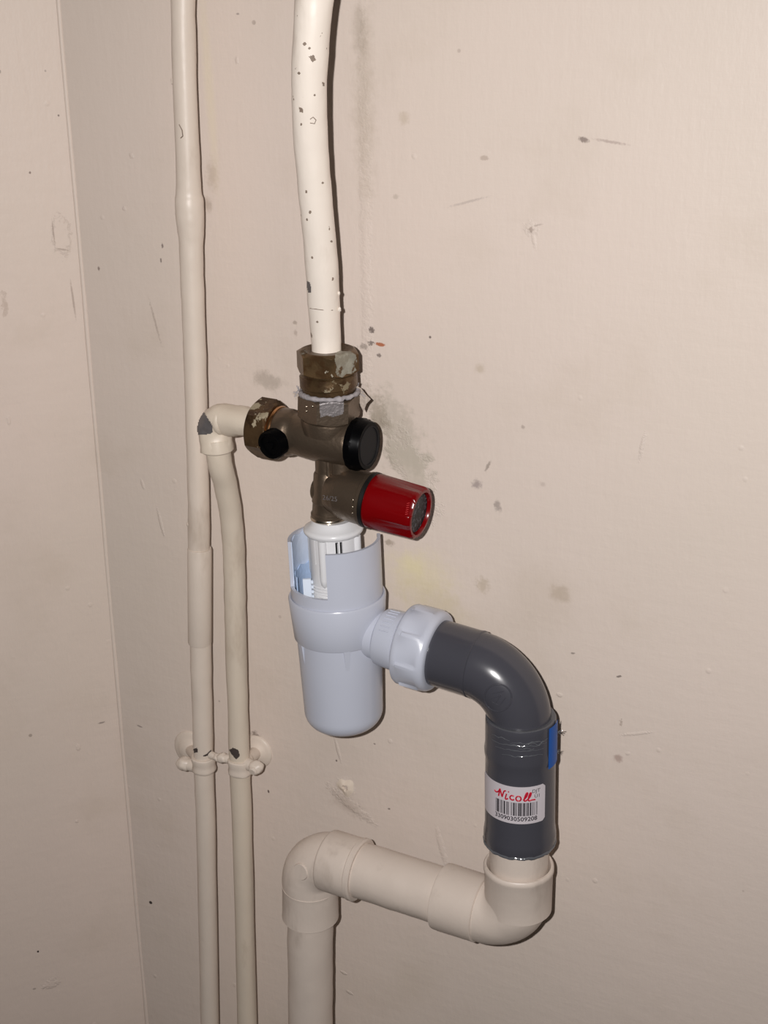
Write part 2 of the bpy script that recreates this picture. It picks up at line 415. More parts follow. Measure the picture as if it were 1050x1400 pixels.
bmarks = [
 (726, 312, 13, 13, 0, 1.0, .9, 1.2, fb), (730, 328, 4, 16, 12, .6, .8, .6, fb), (878, 610, 4, 26, -8, .9, .9, .8, fb), (500, 330, 12, 380, 0, .7, 1.0, 1.0, fb),
 (562, 640, 30, 80, 28, 1.0, .5, 1.6, fb), (473, 1075, 18, 18, 0, 1.2, .8, .8, fb), (462, 1025, 3, 22, 14, .9, .6, .5, fb), (480, 1100, 50, 10, -30, 1.0, .7, 1.2, fb),
 (324, 83, 3, 6, 0, .8, .6, .6, fb), (180, 213, 4, 5, 40, .7, .6, .6, fb), (170, 285, 3.5, 4, 0, .8, .6, .6, fb), (220, 715, 3, 26, 12, .9, .6, .6, fb), (195, 662, 3, 9, 15, .7, .6, .5, fb),
 (470, 1330, 7, 3, -12, .9, .6, .5, fb), (478, 1357, 7, 3, -15, .9, .6, .5, fb), (765, 950, 6, 4, 0, .8, .6, .5, fb), (870, 1003, 30, 3, 20, .6, .7, .7, fb),
 (604, 1158, 6, 40, 15, .7, .7, .7, fb),
]
lbumps = [(84, 322, 14, 30, 0, 1.0, .3, 1.0, fleft), (70, 1345, 14, 9, 10, 1.0, .6, 1.2, fleft), (107, 1022, 4, 6, 0, .8, .6, .6, fleft), (12, 575, 3, 8, 0, .8, .6, .5, fleft), (105, 1123, 3, 3, 0, .7, .6, .5, fleft)]
def slab(name, corners, depthv, mat, hole=None):
    bm = bmesh.new()
    a = [bm.verts.new(c) for c in corners]; b = [bm.verts.new(c+depthv) for c in corners]
    if hole is None: bm.faces.new(a)
    else:                                    # a drilled hole: centre, radius, depth
        hc, hr, hd = hole; dn = depthv.normalized()
        ring = [bm.verts.new(hc + Vector((hr*math.cos(2*PI*i/20), 0, hr*math.sin(2*PI*i/20)))) for i in range(20)]
        deep = [bm.verts.new(v.co + dn*hd) for v in ring]
        es = [bm.edges.new((a[i], a[(i+1) % 4])) for i in range(4)] + [bm.edges.new((ring[i], ring[(i+1) % 20])) for i in range(20)]
        bmesh.ops.triangle_fill(bm, edges=es, use_beauty=True, use_dissolve=False)
        for i in range(20): bm.faces.new((ring[i], ring[(i+1) % 20], deep[(i+1) % 20], deep[i]))
        bm.faces.new(deep)
    bm.faces.new(b[::-1])
    for i in range(4): bm.faces.new((a[i], b[i], b[(i+1) % 4], a[(i+1) % 4]))
    o = finish(name, bm, mat); o['kind'] = 'structure'
    return o
XR = 1.9
hp = P(473, 1076, 0.0); k = rad(1, hp)      # old screw hole below the trap
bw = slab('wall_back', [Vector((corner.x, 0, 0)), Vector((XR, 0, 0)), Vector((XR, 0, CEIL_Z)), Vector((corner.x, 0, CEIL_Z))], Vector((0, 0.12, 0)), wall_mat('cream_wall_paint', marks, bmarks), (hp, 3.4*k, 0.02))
bw['label'] = 'cream painted plaster wall with scuffs, stains and brush marks behind the pipes'
c0 = Vector((corner.x, 0, 0)); c1 = c0 + lw_t*1.9
up = Vector((0, 0, CEIL_Z))
lw = slab('wall_left', [c1, c0, c0+up, c1+up], -lw_n*0.12, wall_mat('cream_wall_paint_side', lmarks, lbumps, (227, 211, 199)))
lw['label'] = 'cream painted side wall meeting the piped wall at the corner'
fpts = [c1, Vector((XR, c1.y, 0)), Vector((XR, 0, 0)), c0]
slab('floor', fpts, Vector((0, 0, -0.1)), M['concrete'])['label'] = 'plain floor under the pipes'
slab('ceiling', [p+up for p in fpts], Vector((0, 0, 0.1)), M['ceiling'])['label'] = 'plain painted ceiling'
# rounded bead of filler down the corner
tr = tube_obj('trim_1', [Vector((corner.x, 0, 0)) + Vector((0.0, 0.0003, 0)) + Vector((0.0012*mnoise.noise(Vector((0, 0, z*9))), 0, z)) for z in [i*CEIL_Z/120 for i in range(121)]],
              [0.0015 + 0.0005*mnoise.noise(Vector((3, 0, i*0.35))) for i in range(121)], wall_mat('corner_bead_paint', (), (), (227, 212, 200)), None, n=12)
tr['kind'] = 'structure'; tr['label'] = 'thin raised bead of paint and filler running down the corner'
# filled screw hole below the trap: lumpy ring with a dark hole, part of the wall
bm = bmesh.new()
pr = [(0.0, 13*k), (1.5*k, 9*k), (3.0*k, 6.5*k), (3.2*k, 4.5*k), (1.0*k, 3.6*k), (0.0, 3.5*k)]
add_lathe(bm, hp, Vector((0, -1, 0)), pr, 24, lambda th, h, r: r*(1+(0.16*math.sin(3*th+1)+0.1*math.sin(5*th) if r > 4*k else 0)), caps=False)
plug = finish('filled_screw_hole', bm, wall_mat('filler_paint', (), (), (232, 218, 202)), bw, base=Vector((0, 0, 0)))

# ------------------------------------------------------------------ painted copper pipes
def path_from(px_list, seg=5):
    """px_list: (px, py, width, wall distance) -> smooth centreline and radii"""
    q = []
    for px, py, wpx, d in px_list:
        p = P(px, py, d); q.append((p.x, p.y, p.z, rad(wpx/2, p)))
    s = catmull(q, seg)
    return [Vector(a[:3]) for a in s], [a[3] for a in s]
DC = 0.027
riser_px = [(250, -6, 34, DC), (252, 100, 33, DC), (257, 232, 33, DC), (258, 262, 35, DC), (258.6, 275, 39.5, DC), (260, 300, 39, DC), (260.8, 318, 36, DC), (261.3, 345, 33, DC),
            (265, 450, 31.5, DC), (267, 510, 31, DC), (270.5, 640, 30, DC), (272, 740, 29.5, DC), (274.5, 900, 29, DC), (276.5, 960, 28, DC), (279, 1060, 27, DC), (282, 1150, 26, DC), (287, 1406, 25, DC)]
pts, rr = path_from(riser_px, 6)
top = Vector((pts[0].x, pts[0].y, CEIL_Z)); bot = Vector((pts[-1].x, pts[-1].y, 0))
pts = [top] + pts + [bot]; rr = [rr[0]] + rr + [rr[-1]]
t = thing('copper_riser_pipe', 'long straight cream-painted riser pipe with a smooth sleeve, nearest the corner', 'pipe', bot, 'thin cream pipes up the wall')
tube_obj('pipe', pts, rr, M['paint_riser'], t, 32, 0.00035, 2.0)
A = P(273.2, 879, DC); B = P(272.8, 749, DC); L = (B-A).length; r1 = rad(16.2, A)
lathe_obj('sleeve', A, B-A, [(0, r1*0.96), (0.0008, r1), (L-0.0012, r1), (L, r1*0.95)], M['paint_riser'], t, 40)
bm = bmesh.new(); add_blob(bm, P(257.5, 717, DC+0.004), 0.0011, 0.0011, 0.0016); finish('paint_drip', bm, M['paint_riser'], t)
bm = bmesh.new(); add_blob(bm, P(236, 111, DC+0.002), 0.0009, 0.0009, 0.002, 0.3, 3); finish('paint_drip', bm, M['paint_riser'], t)
bm = bmesh.new()
for (x0, y0, x1, y1) in [(245, 170, 249, 178), (249, 178, 250, 186), (250, 186, 247, 189)]:
    add_tube(bm, [P(x0, y0, DC+0.0062), P(x1, y1, DC+0.0062)], 0.0003, 6)
finish('paint_chip', bm, M['chip_dirt'], t)

# supply pipe with elbow into the valve
DV = 0.047
supply_px = [(296, 600, 36, DV), (298.5, 622, 34.5, DV-0.001), (302, 640, 33.5, DV-0.003), (308, 662, 32, DV-0.008), (315, 700, 30.5, DV-0.014), (319, 745, 30, DV-0.018), (320.5, 790, 30, DC+0.001), (322, 860, 29.5, DC),
             (324.5, 950, 28, DC), (328, 1055, 28.5, DC), (331.5, 1150, 27, DC), (338, 1406, 26.5, DC)]
pts, rr = path_from(supply_px, 5)
bot = Vector((pts[-1].x, pts[-1].y, 0)); pts.append(bot); rr.append(rr[-1])
t = thing('copper_supply_pipe', 'cream-painted supply pipe with a lumpy elbow turning into the brass valve nut', 'pipe', bot, 'thin cream pipes up the wall')
tube_obj('pipe', pts, rr, M['paint_supply'], t, 32, 0.00035, 5.0)
E0 = P(350, 578, DV); E1 = P(288.5, 570.5, DV); E2 = P(296.5, 614, DV)
ep = fillet(E0, E1, E2, 0.0078, 12)
re = rad(20.5, E1)
er = [rad(19.5, E0)] + [re*1.05]*13 + [rad(21.5, E2)]
# finer straight legs so the lumps show
fp, fr = [], []
for i in range(len(ep)-1):
    m = 6 if (ep[i+1]-ep[i]).length > 0.004 else 1
    for j in range(m):
        fp.append(ep[i].lerp(ep[i+1], j/m)); fr.append(er[i]+(er[i+1]-er[i])*j/m)
fp.append(ep[-1]); fr.append(er[-1])
el = tube_obj('elbow', fp, fr, M['paint_supply'], t, 36, 0.0012, 1.0)
cA = P(298, 617, DV); cB = P(295.5, 596, DV); rc = rad(22.3, cA)
lathe_obj('elbow_collar', cA, cB-cA, [(0, rc*0.93), (0.0006, rc), (0.003, rc*1.0), (0.0075, rc*0.93)], M['paint_supply'], t, 36, lambda th, h, r: r*(1+0.025*math.sin(3*th+1)))
cA = P(309, 574, DV); cB = P(299, 572.5, DV); rc = rad(22.6, cA)
lathe_obj('elbow_collar', cA, cB-cA, [(0, rc*0.9), (0.0008, rc*0.97), (0.002, rc), (0.004, rc*0.9)], M['paint_supply'], t, 36, lambda th, h, r: r*(1+0.03*math.sin(2*th+2)))
# bare metal patch where the paint has flaked off the elbow: a thin skin wrapped on its outer bend
bm = bmesh.new()
gpts = {}
for i in range(9):
    for j in range(9):
        x = 268 + 25*(i/8); y = 563 + 30*(j/8)
        gpts[i, j] = (x, y)
from mathutils.bvhtree import BVHTree
BV = {}
def surf(objs, px, py, off=0.0003, want_n=False):
    """first surface hit of the listed objects along the sight line of a photo pixel: a mark lying on that surface"""
    best = None; r = ray(px, py).normalized()
    for o in objs:
        if o.name not in BV:
            b = Vector(o['_b'])
            BV[o.name] = BVHTree.FromPolygons([v.co + b for v in o.data.vertices], [tuple(p.vertices) for p in o.data.polygons])
        bv = BV[o.name]
        h = bv.ray_cast(CAM, r)
        if h[0] is not None and (best is None or h[3] < best[2]): best = (h[0], h[1], h[3])
    if best is None: return None
    if want_n: return best[0], best[1]
    return best[0] + best[1]*off
def patch(name, objs, outline, mat, parent, off=0.0003, step=1.6):
    """a thin flake following the surface inside a photo outline"""
    xs = [p[0] for p in outline]; ys = [p[1] for p in outline]
    def inside(x, y):
        c = False; n = len(outline)
        for i in range(n):
            x1, y1 = outline[i]; x2, y2 = outline[(i+1) % n]
            if (y1 > y) != (y2 > y) and x < (x2-x1)*(y-y1)/(y2-y1)+x1: c = not c
        return c
    bm = bmesh.new(); cache = {}
    def vert(i, j):
        if (i, j) not in cache:
            p = surf(objs, min(xs)+i*step, min(ys)+j*step, off)
            cache[i, j] = bm.verts.new(p) if p is not None else None
        return cache[i, j]
    ni = int((max(xs)-min(xs))/step)+1; nj = int((max(ys)-min(ys))/step)+1
    for i in range(ni):
        for j in range(nj):
            if inside(min(xs)+(i+.5)*step, min(ys)+(j+.5)*step):
                q = [vert(i, j), vert(i+1, j), vert(i+1, j+1), vert(i, j+1)]
                if all(q): bm.faces.new(q)
    return finish(name, bm, mat, parent)
bpy.context.view_layer.update()
patch('bare_patch', [el], [(262, 566), (270, 560), (277, 557), (281, 566), (287, 575), (291, 583), (290, 592), (282, 594), (262, 594)], M['bare_metal_chip'], t, 0.0004, 1.2)

# main pipe coming down from above into the top nut
DM = VALVE_D
main_px = [(431, -8, 53.5, DM+0.030), (427, 30, 51.5, DM+0.030), (423.6, 90, 49.5, DM+0.028), (423, 140, 48.5, DM+0.025), (425.5, 200, 47, DM+0.020), (429.5, 250, 46, DM+0.016), (434.5, 300, 45.5, DM+0.012), (439.5, 360, 45, DM+0.007), (442.5, 410, 44.5, DM+0.003), (445, 455, 42, DM), (446.3, 485, 40.5, DM), (447, 500, 40.5, DM)]
pts, rr = path_from(main_px, 6)
dirv = (pts[0]-pts[1]); topx = Vector((pts[0].x+0.004, pts[0].y, pts[0].z+0.06)); top = Vector((topx.x, topx.y, CEIL_Z))
t = thing('main_water_pipe', 'thick bent cream-painted pipe with chipped paint dropping into the hexagonal brass nut', 'pipe', pts[-1])
mp = tube_obj('pipe', [top, topx] + pts, [rr[0], rr[0]] + rr, M['paint_main'], t, 40, 0.0003, 7.0)
patch('paint_chip', [mp], [(420, 384), (424, 386), (426, 394), (426, 400), (422, 400), (420, 392)], M['bare_metal_chip'], t, 0.0002, 0.8)
patch('paint_chip', [mp], [(409, 146), (414, 148), (415, 154), (410, 153)], M['chip_dirt'], t, 0.0002, 0.8)
patch('paint_chip', [mp], [(440, 112), (443, 113), (443, 118), (441, 118)], M['chip_dirt'], t, 0.0002, 0.8)
patch('paint_chip', [mp], [(422, 77), (429, 75), (432, 82), (427, 85)], M['chip_dirt'], t, 0.0002, 1.0)
for (x, y, r) in ((416.5, 60, 2.2), (423, 66, 1.6), (409, 100, 1.8), (412, 170, 1.6), (441, 250, 1.4), (419, 262, 1.8), (424, 290, 2), (420, 300, 1.5), (453, 330, 1.4), (427, 352, 1.5), (434, 440, 1.4), (430, 130, 1.4)):
    patch('paint_chip', [mp], [(x+r*math.cos(k*1.05)*(1+.3*math.sin(k*2.3+x)), y+r*1.3*math.sin(k*1.05)) for k in range(6)], M['chip_dirt'], t, 0.00015, 0.5)
for (pl) in ([(424, 421.5), (432, 422.5), (440, 423.6), (455, 424)], [(424, 163), (428, 160), (432, 164), (430, 169), (424, 168)]):
    bm = bmesh.new(); add_tube(bm, [surf([mp], *q, 0.0001) for q in pl], 0.00022, 6)
    finish('paint_crack', bm, M['chip_dirt'], t)
for (x, y, s) in ((463.2, 401, 0.6), (463.8, 423, 0.75)):
    bm = bmesh.new(); add_blob(bm, P(x, y, DM+0.003), 0.0012*s, 0.0012*s, 0.0018*s, 0.3, x)
    finish('paint_drip', bm, M['paint_main'], t)

# ------------------------------------------------------------------ brass union above the valve
NA = P(448.5, 508, DM); NB = P(447.5, 478, DM)
axis_v = (NB-NA).normalized()
t = thing('brass_pipe_union', 'tarnished hexagonal brass union nut with flaking paint at the foot of thick bent pipe', 'pipe fitting', P(449.5, 528, DM))
L = (NB-NA).length; R = rad(44.5, NA)
pr = hex_prof(R, L)
pr = pr + [(L+0.0004, R*0.80), (L-0.0002, rad(23, NA)), ]
lathe_obj('hex_nut', NA, NB-NA, pr, M['old_brass'], t, 96, hexmod(R, math.radians(-11.25)), sharp=25)
nutm = [c for c in t.children if c.name.startswith('hex_nut')][0]
patch('flaking_paint', [nutm], [(458.5, 484), (463, 479), (470, 481), (478, 480), (486, 485), (488, 494), (484, 500), (487, 506), (480, 511), (473, 511), (468, 516), (461, 514), (458.5, 509), (460, 501), (457.5, 494)], M['flaked'], t, 0.00018, 0.8)
patch('flaking_paint', [nutm], [(411, 480), (417, 478), (421, 482), (416, 486), (412, 485)], M['flaked'], t, 0.00018, 0.8)
SA = P(450, 534, DM); L2 = (NA-SA).length
rs = rad(39.5, SA)
lathe_obj('threaded_neck', SA, NA-SA, [(0, rs*0.93), (L2*0.25, rs*0.95), (L2*0.3, rs), (L2*0.85, rs*1.0), (L2*0.95, rs*0.93), (L2*1.1, rs*0.93)], M['old_brass_neck'], t, 64)
bm = bmesh.new()
w, u, v = basis(axis_v)
HC = P(450.3, 535.5, DM); rh = rad(39.0, HC)
ringp = []
for k in range(61):
    th = 2*PI*k/60
    ringp.append(HC + (u*math.sin(th)+v*math.cos(th))*rh*(1+0.03*mnoise.noise(Vector((k*0.7, 1, 0)))) + w*0.0010*mnoise.noise(Vector((k*0.9, 5, 2))))
add_tube(bm, ringp, [0.0013+0.0007*mnoise.noise(Vector((k*0.5, 0, 9))) for k in range(61)], 10, lump=0.0005)
for k in range(10):       # loose hemp strands
    th = math.radians(random.choice((-85, -100, 80, 95, 105)) + random.uniform(-12, 12)); s = HC + (u*math.sin(th)+v*math.cos(th))*rh
    o_ = (u*math.sin(th)+v*math.cos(th))
    q = [s, s + o_*random.uniform(.001, .002) + w*random.uniform(-.002, .002), s + o_*random.uniform(.002, .004) + w*random.uniform(-.004, .004)]
    add_tube(bm, q, 0.00025, 5)
finish('thread_sealant', bm, M['hemp'], t)
# flap of dried sealant standing off the right side of the valve inlet
bm = bmesh.new()
fl_ = [(487, 527), (494, 531), (500, 539), (507, 546), (501, 552), (497, 563), (493, 555), (488, 541)]
fv = [[bm.verts.new(P(x, y, DM + dd + 0.002*math.sin(i*2.1))) for i, (x, y) in enumerate(fl_)] for dd in (-0.010, -0.0092)]
bm.faces.new(fv[0]); bm.faces.new(fv[1][::-1])
for i in range(len(fl_)): bm.faces.new((fv[0][i], fv[0][(i+1) % 8], fv[1][(i+1) % 8], fv[1][i]))
finish('sealant_flap', bm, M['flap'], t)

# ------------------------------------------------------------------ safety valve
vb = P(449.5, 716, DM)
sv = thing('safety_valve', 'dull nickel-plated brass safety valve with red relief knob and black caps above the white trap', 'valve', vb)
# one continuous casting: union of turned volumes
AX0 = P(380, 588.5, DM); AX1 = P(486, 606.5, DM)
axh = (AX1-AX0); LH = axh.length
def at(f): return f*LH
def rp(px): return rad(px, P(440, 600, DM))
bm = bmesh.new()
add_lathe(bm, AX0, axh, [(0, rp(31)), (at(.03), rp(33)), (at(.16), rp(33)), (at(.20), rp(32)), (at(.235), rp(30)), (at(.27), rp(29.5)), (at(.34), rp(30.5)), (at(.46), rp(32)), (at(.94), rp(32)), (at(.97), rp(31)), (LH, rp(30))], 64)
IN0 = P(449, 590, DM); IN1 = P(450.2, 537, DM); LI = (IN1-IN0).length
add_lathe(bm, IN0, IN1-IN0, [(0, rp(36)), (LI*.28, rp(38)), (LI*.34, rp(37.5)), (LI*.36, rp(35))], 64)
Rh = rp(42.5)
add_lathe(bm, IN0 + (IN1-IN0)*.35, IN1-IN0, hex_prof(Rh, LI*.63), 96, hexmod(Rh, math.radians(22.5)))
add_lathe(bm, P(379, 603.5, DM+.003), Vector((-0.12, -1, -0.16)), [(-0.008, rp(22)), (0.005, rp(22)), (0.0062, rp(21))], 40)     # boss behind the drain plug
# vertical neck and lower outlet
V0 = P(450, 707, DM); V1 = P(447.5, 610, DM); LV = (V1-V0).length
add_lathe(bm, V0, V1-V0, [(0, rp(24)), (LV*.02, rp(25.5)), (LV*.07, rp(25.5)), (LV*.09, rp(23.5)), (LV*.22, rp(22.5)), (LV*.24, rp(23.5)), (LV*.36, rp(22)), (LV*.62, rp(20)), (LV*.66, rp(17.5)), (LV, rp(17.5))], 56)
add_lathe(bm, P(440, 655, DM+.0045), Vector((0, 0, 1)), [(0, rp(5)), (0.018, rp(5))], 16)     # cast ribs on the neck
add_lathe(bm, P(449, 652, DM+.005), Vector((0, 0, 1)), [(0, rp(4)), (0.016, rp(4))], 16)
# knob housing, lying along the wall
K0 = P(452, 669, DM); K1 = P(508, 684, DM+.002); LK = (K1-K0).length
add_lathe(bm, K0, K1-K0, [(0, rp(22)), (LK*.06, rp(29)), (LK*.2, rp(32)), (LK*.34, rp(33.5)), (LK*.36, rp(35.5)), (LK*.58, rp(36.5)), (LK*.9, rp(37)), (LK*.92, rp(38.5)), (LK, rp(38.5))], 64)
B0 = P(450, 671.5, DM); B1 = P(430, 668, DM); LB = (B1-B0).length
add_lathe(bm, B0, B1-B0, [(0, rp(17)), (LB*.75, rp(17)), (LB*.93, rp(15.5)), (LB, rp(12))], 40)
# web joining the horizontal barrel to the knob housing
add_lathe(bm, P(466, 672, DM), P(466, 610, DM)-P(466, 672, DM), [(0, rp(15)), (0.024, rp(15))], 32)
body = finish('body', bm, M['nickel'], sv, sharp=30)
# bright turned rim at the outlet and bright ring at left shoulder
lathe_obj('outlet_rim', P(450.1, 709.5, DM), V1-V0, [(0, rp(24.2)), (0.0006, rp(26)), (0.0016, rp(26.3)), (0.0022, rp(25.6))], M['nickel_shiny'], sv, 56)
# casting marks: raised dots on the inlet flats, short raised strokes on the housing
for (x, y, rx, rz) in ((419, 556, .0007, .0007), (427.5, 555.5, .0007, .0007), (419, 562, .0007, .0007), (482.8, 685, .0005, .0014), (482.3, 693.5, .0005, .0008), (482, 701.5, .0005, .0006)):
    p = surf([body], x, y, 0.0)
    if p is not None:
        bm = bmesh.new(); add_blob(bm, p, rx, rx, rz, 0, 0, 2); finish('cast_dot', bm, M['nickel_shiny'], sv)
def text_obj(name, body_txt, size, mapper, mat, parent, shear=0.0, bold=0.0, spacing=1.0):
    cu = bpy.data.curves.new(name, 'FONT'); cu.body = body_txt; cu.size = size; cu.shear = shear; cu.align_x = 'CENTER'; cu.align_y = 'CENTER'
    cu.offset = bold; cu.resolution_u = 3; cu.space_character = spacing
    to = bpy.data.objects.new(name, cu); COL.objects.link(to)
    dg = bpy.context.evaluated_depsgraph_get()
    me = bpy.data.meshes.new_from_object(to.evaluated_get(dg))
    bpy.data.objects.remove(to, do_unlink=True)
    bm = bmesh.new(); bm.from_mesh(me); bpy.data.meshes.remove(me)
    bmesh.ops.triangulate(bm, faces=bm.faces)
    for v in bm.verts: v.co = mapper(v.co.x, v.co.y)
    return finish(name, bm, mat, parent)
def map_surf(objs, cx, cy, ux, uy, vx, vy):
    def f(x, y):
        p = surf(objs, cx + x*ux + y*vx, cy + x*uy + y*vy, 0.00025)
        return p if p is not None else P(cx, cy, DM+.02)
    return f
text_obj('cast_lettering', '26/25', 9.0, map_surf([body], 451.5, 681.5, 1, 0.14, 0, -1), M['smear'], sv)
patch('sealant_smear', [body], [(437, 545), (446, 543), (452, 544.5), (463, 543), (470, 544), (470.5, 556), (469, 566), (462, 568), (455, 570), (447, 568), (438, 571), (437, 558)], M['smear'], sv, 0.00015, 1.0)
# left compression nut and brass ring
C0 = P(352, 583.5, DM); C1 = P(379, 588.3, DM)
Rn = rp(43)
lathe_obj('compression_nut', C0, C1-C0, hex_prof(Rn, (C1-C0).length), M['old_brass_left'], sv, 96, hexmod(Rn, math.radians(18.75)), sharp=25)
CR = P(384, 589.2, DM)
lathe_obj('brass_ring', C1, CR-C1, [(-0.0005, rp(32)), (0, rp(34)), ((CR-C1).length*.5, rp(35)), ((CR-C1).length, rp(34))], M['brass_ring'], sv, 56)
# small black drain plug on the front, facing the room
DP = P(378.5, 603, DM+.010); dn = Vector((-0.12, -1, -0.16)).normalized()
bm = bmesh.new()
add_lathe(bm, DP, dn, [(-0.006, rp(20)), (0.0055, rp(20.5)), (0.0066, rp(19)), (0.0066, rp(15)), (0.0056, rp(14)), (0.0056, rp(6)), (0.0066, rp(5)), (0.0066, 0)], 40, lambda th, h, r: r*(1+(0.02 if h < 0.005 and int(th*14/PI) % 2 else 0)))
dk = finish('drain_plug', bm, M['black'], sv)
# big black cap closing the right end
Q0 = P(484, 606.2, DM); Q1 = P(505, 609.6, DM); LQ = (Q1-Q0).length
bm = bmesh.new()
add_lathe(bm, Q0, Q1-Q0, [(0, rp(33)), (0.0006, rp(35.5)), (LQ*.45, rp(36)), (LQ*.55, rp(34.5)), (LQ*.9, rp(33.5)), (LQ, rp(32)), (LQ, rp(27)), (LQ-0.0016, rp(25.5)), (LQ-0.0016, rp(5)), (LQ-0.0004, rp(4)), (LQ-0.0004, 0)], 64,
          lambda th, h, r: r*(1+(0.015 if (h < LQ*.5 and h > 0.0004 and int(th*16/PI) % 2) else 0)))
cp = finish('black_cap', bm, M['black'], sv)
lathe_obj('cap_rim', Q1, Q1-Q0, [(-0.0003, rp(27.6)), (0.0002, rp(27.2)), (0.0002, rp(26)), (-0.0006, rp(25.6))], M['black_soft'], cp, 64)
# red relief knob
R0 = P(505.5, 683, DM+.002); R1 = P(576, 702.5, DM+.002); LR = (R1-R0).length; axk = (R1-R0).normalized()
lathe_obj('black_ring', R0, R1-R0, [(0, rp(37)), (0.0003, rp(39)), (0.0022, rp(39)), (0.0026, rp(37))], M['black_ring'], sv, 64)
S0 = R0 + axk*0.0020; LS = LR-0.0020
def flutes(th, h, r):
    f = max(0.0, min(1.0, (h/LS-0.12)/0.75))
    a = ((th + math.radians(38)) % (PI/3)) - PI/6
    flat = math.cos(PI/6*0.96)/math.cos(a)
    k = max(0.0, 1.0-abs(a)/math.radians(19))
    return r*(1 - 0.12*f*(k**0.45)) if r > rp(33) else r
pr = [(0, rp(36.5)), (0.0006, rp(38))] + [(LS*i/20, rp(38.3-0.1*i)) for i in range(1, 19)] + [(LS*.955, rp(36.2)), (LS*.985, rp(35)), (LS, rp(33)), (LS, rp(29.5)), (LS-0.0008, rp(28.5)), (LS-0.0026, rp(28)), (LS-0.0026, 0)]
kn = lathe_obj('relief_knob', S0, axk, pr, M['red'], sv, 120, flutes, sharp=45)
lathe_obj('printed_disc', S0 + axk*(LS-0.0025), axk, [(0, rp(27.3)), (0.0008, rp(27)), (0.0009, rp(25.5)), (0.0007, rp(25)), (0.0007, 0)], M['disc'], kn, 48)
bm = bmesh.new()
for i in range(6):
    p = surf([kn], 554 + 0.5*i, 703.5 - 3.0*i, 0.0001); q = surf([kn], 557.5 + 0.5*i, 702.6 - 3.0*i, 0.0001)
    if p and q: add_tube(bm, [p, q], 0.00018, 6)
finish('knob_tick', bm, M['red_print'], kn)

# ------------------------------------------------------------------ white tundish and trap
TB = P(471, 988, DM); TT = P(456.4, 733, DM)
taxis = (TT-TB).normalized(); TL = (TT-TB).length
def tp(f): return TB + taxis*f
def hy(py):               # height along the trap axis of the cross-section centred on photo row py
    best = None
    for i in range(801):
        h = -0.01 + (TL+0.035)*i/800; p = tp(h) - CAM
        y = H_PX/2 - F_PX*p.dot(upv)/p.dot(fwd)
        if best is None or abs(y-py) < best[0]: best = (abs(y-py), h)
    return best[1]
def tr_(px, py): return rad(px, tp(hy(py)))
tb = thing('tundish_trap', 'white plastic tundish trap with open windows and union nut hung below the brass valve', 'drain trap', TB)
hb = hy(990); h870 = hy(866); h810 = hy(810); h793 = hy(795); h735 = hy(735)
# lower cup
rb = tr_(53.5, 985); rt_ = tr_(58.5, 866); fr_ = 0.0105
pr = [(hb-0.0, 0.0)] + [(hb, rb-fr_)] + [(hb + fr_*(1-math.cos(a)), rb-fr_+fr_*math.sin(a)) for a in [PI/2*i/8 for i in range(1, 9)]] + [(h870+0.002, rt_)]
lathe_obj('cup', tp(0), taxis, pr, M['white'], tb, 72)
# collar
rc1 = tr_(67, 810); rc0 = tr_(61.8, 866)
rs_ = tr_(63.3, 760)
pr = [(h870, rc0-0.0018), (h870, rc0-0.0004), (h870+0.0006, rc0), (h810-0.0012, rc1), (h810-0.0002, rc1-0.0005), (h810, rc1-0.0012), (h810-0.0012, rs_-0.0006), (h870+0.004, rs_-0.0012)]
collar = lathe_obj('collar', tp(0), taxis, pr, M['white'], tb, 96)
# window sleeve
def th_px(px, half, c): return math.asin(max(-1, min(1, (px-c)/half)))
tw1 = math.radians(-11); tw0 = math.radians(-84)
def solid(th, h):
    a = (th+PI) % (2*PI) - PI
    if h > h793:
        if tw0 < a < tw1: return False
        b = (th + PI + PI) % (2*PI) - PI
        if tw0 < b < tw1: return False
    return True
bm = bmesh.new()
shell(bm, tp(0), taxis, rs_, 0.0017, [h870+0.006, h810-0.004, h793, h793+0.006, (h793+h735)/2, h735], 180, solid)
finish('window_sleeve', bm, M['white'], tb, sharp=30)
# funnel flange under the valve outlet
hf = hy(724)
pr = [(hy(730), tr_(33, 730)), (hy(727.5), tr_(34, 730)), (hy(727), tr_(38.5, 727)), (hy(725), tr_(40.5, 725)), (hy(722), tr_(41.3, 722)), (hy(720), tr_(40.5, 720)), (hy(718), tr_(37.5, 718)), (hy(716), tr_(34, 716)), (hy(713), tr_(31, 713)), (hy(710), tr_(29, 710)), (hy(708.5), tr_(28, 709)), (hy(708.5), 0.001)]
lathe_obj('funnel_flange', tp(0), taxis, pr, M['cream_plastic'], tb, 64)
rt2 = tr_(34.5, 760)
def slots(th, h):
    a = (th+PI) % (2*PI) - PI
    for c in (5, 15, -50, 95, 150, -140, -95):
        if abs(math.degrees(a)-c) < 2.6 and h > hy(762): return False
    return True
bm = bmesh.new()
shell(bm, tp(0), taxis, rt2, 0.0014, [hy(800), hy(784), hy(762), hy(728)], 180, slots)
finish('funnel_tube', bm, M['cream_plastic'], tb, sharp=30)
for a in (-28, 62, 152, 242):      # rounded guide bars on the funnel
    w, u, v = basis(taxis); d_ = u*math.sin(math.radians(a)) + v*math.cos(math.radians(a))
    tube_obj('guide_bar', [tp(hy(728)) + d_*rt2*.99, tp(hy(780)) + d_*rt2*.99, tp(hy(787)) + d_*rt2*.985, tp(hy(793)) + d_*rt2*.95], [0.0024, 0.0024, 0.0019, 0.0003], M['cream_plastic'], tb, 14)
pr = []
h0, h1 = hy(828), hy(791); nthr = 9
for i in range(nthr*2+1):
    pr.append((h0+(h1-h0)*i/(nthr*2), tr_(35.5 if i % 2 else 32.5, 805)))
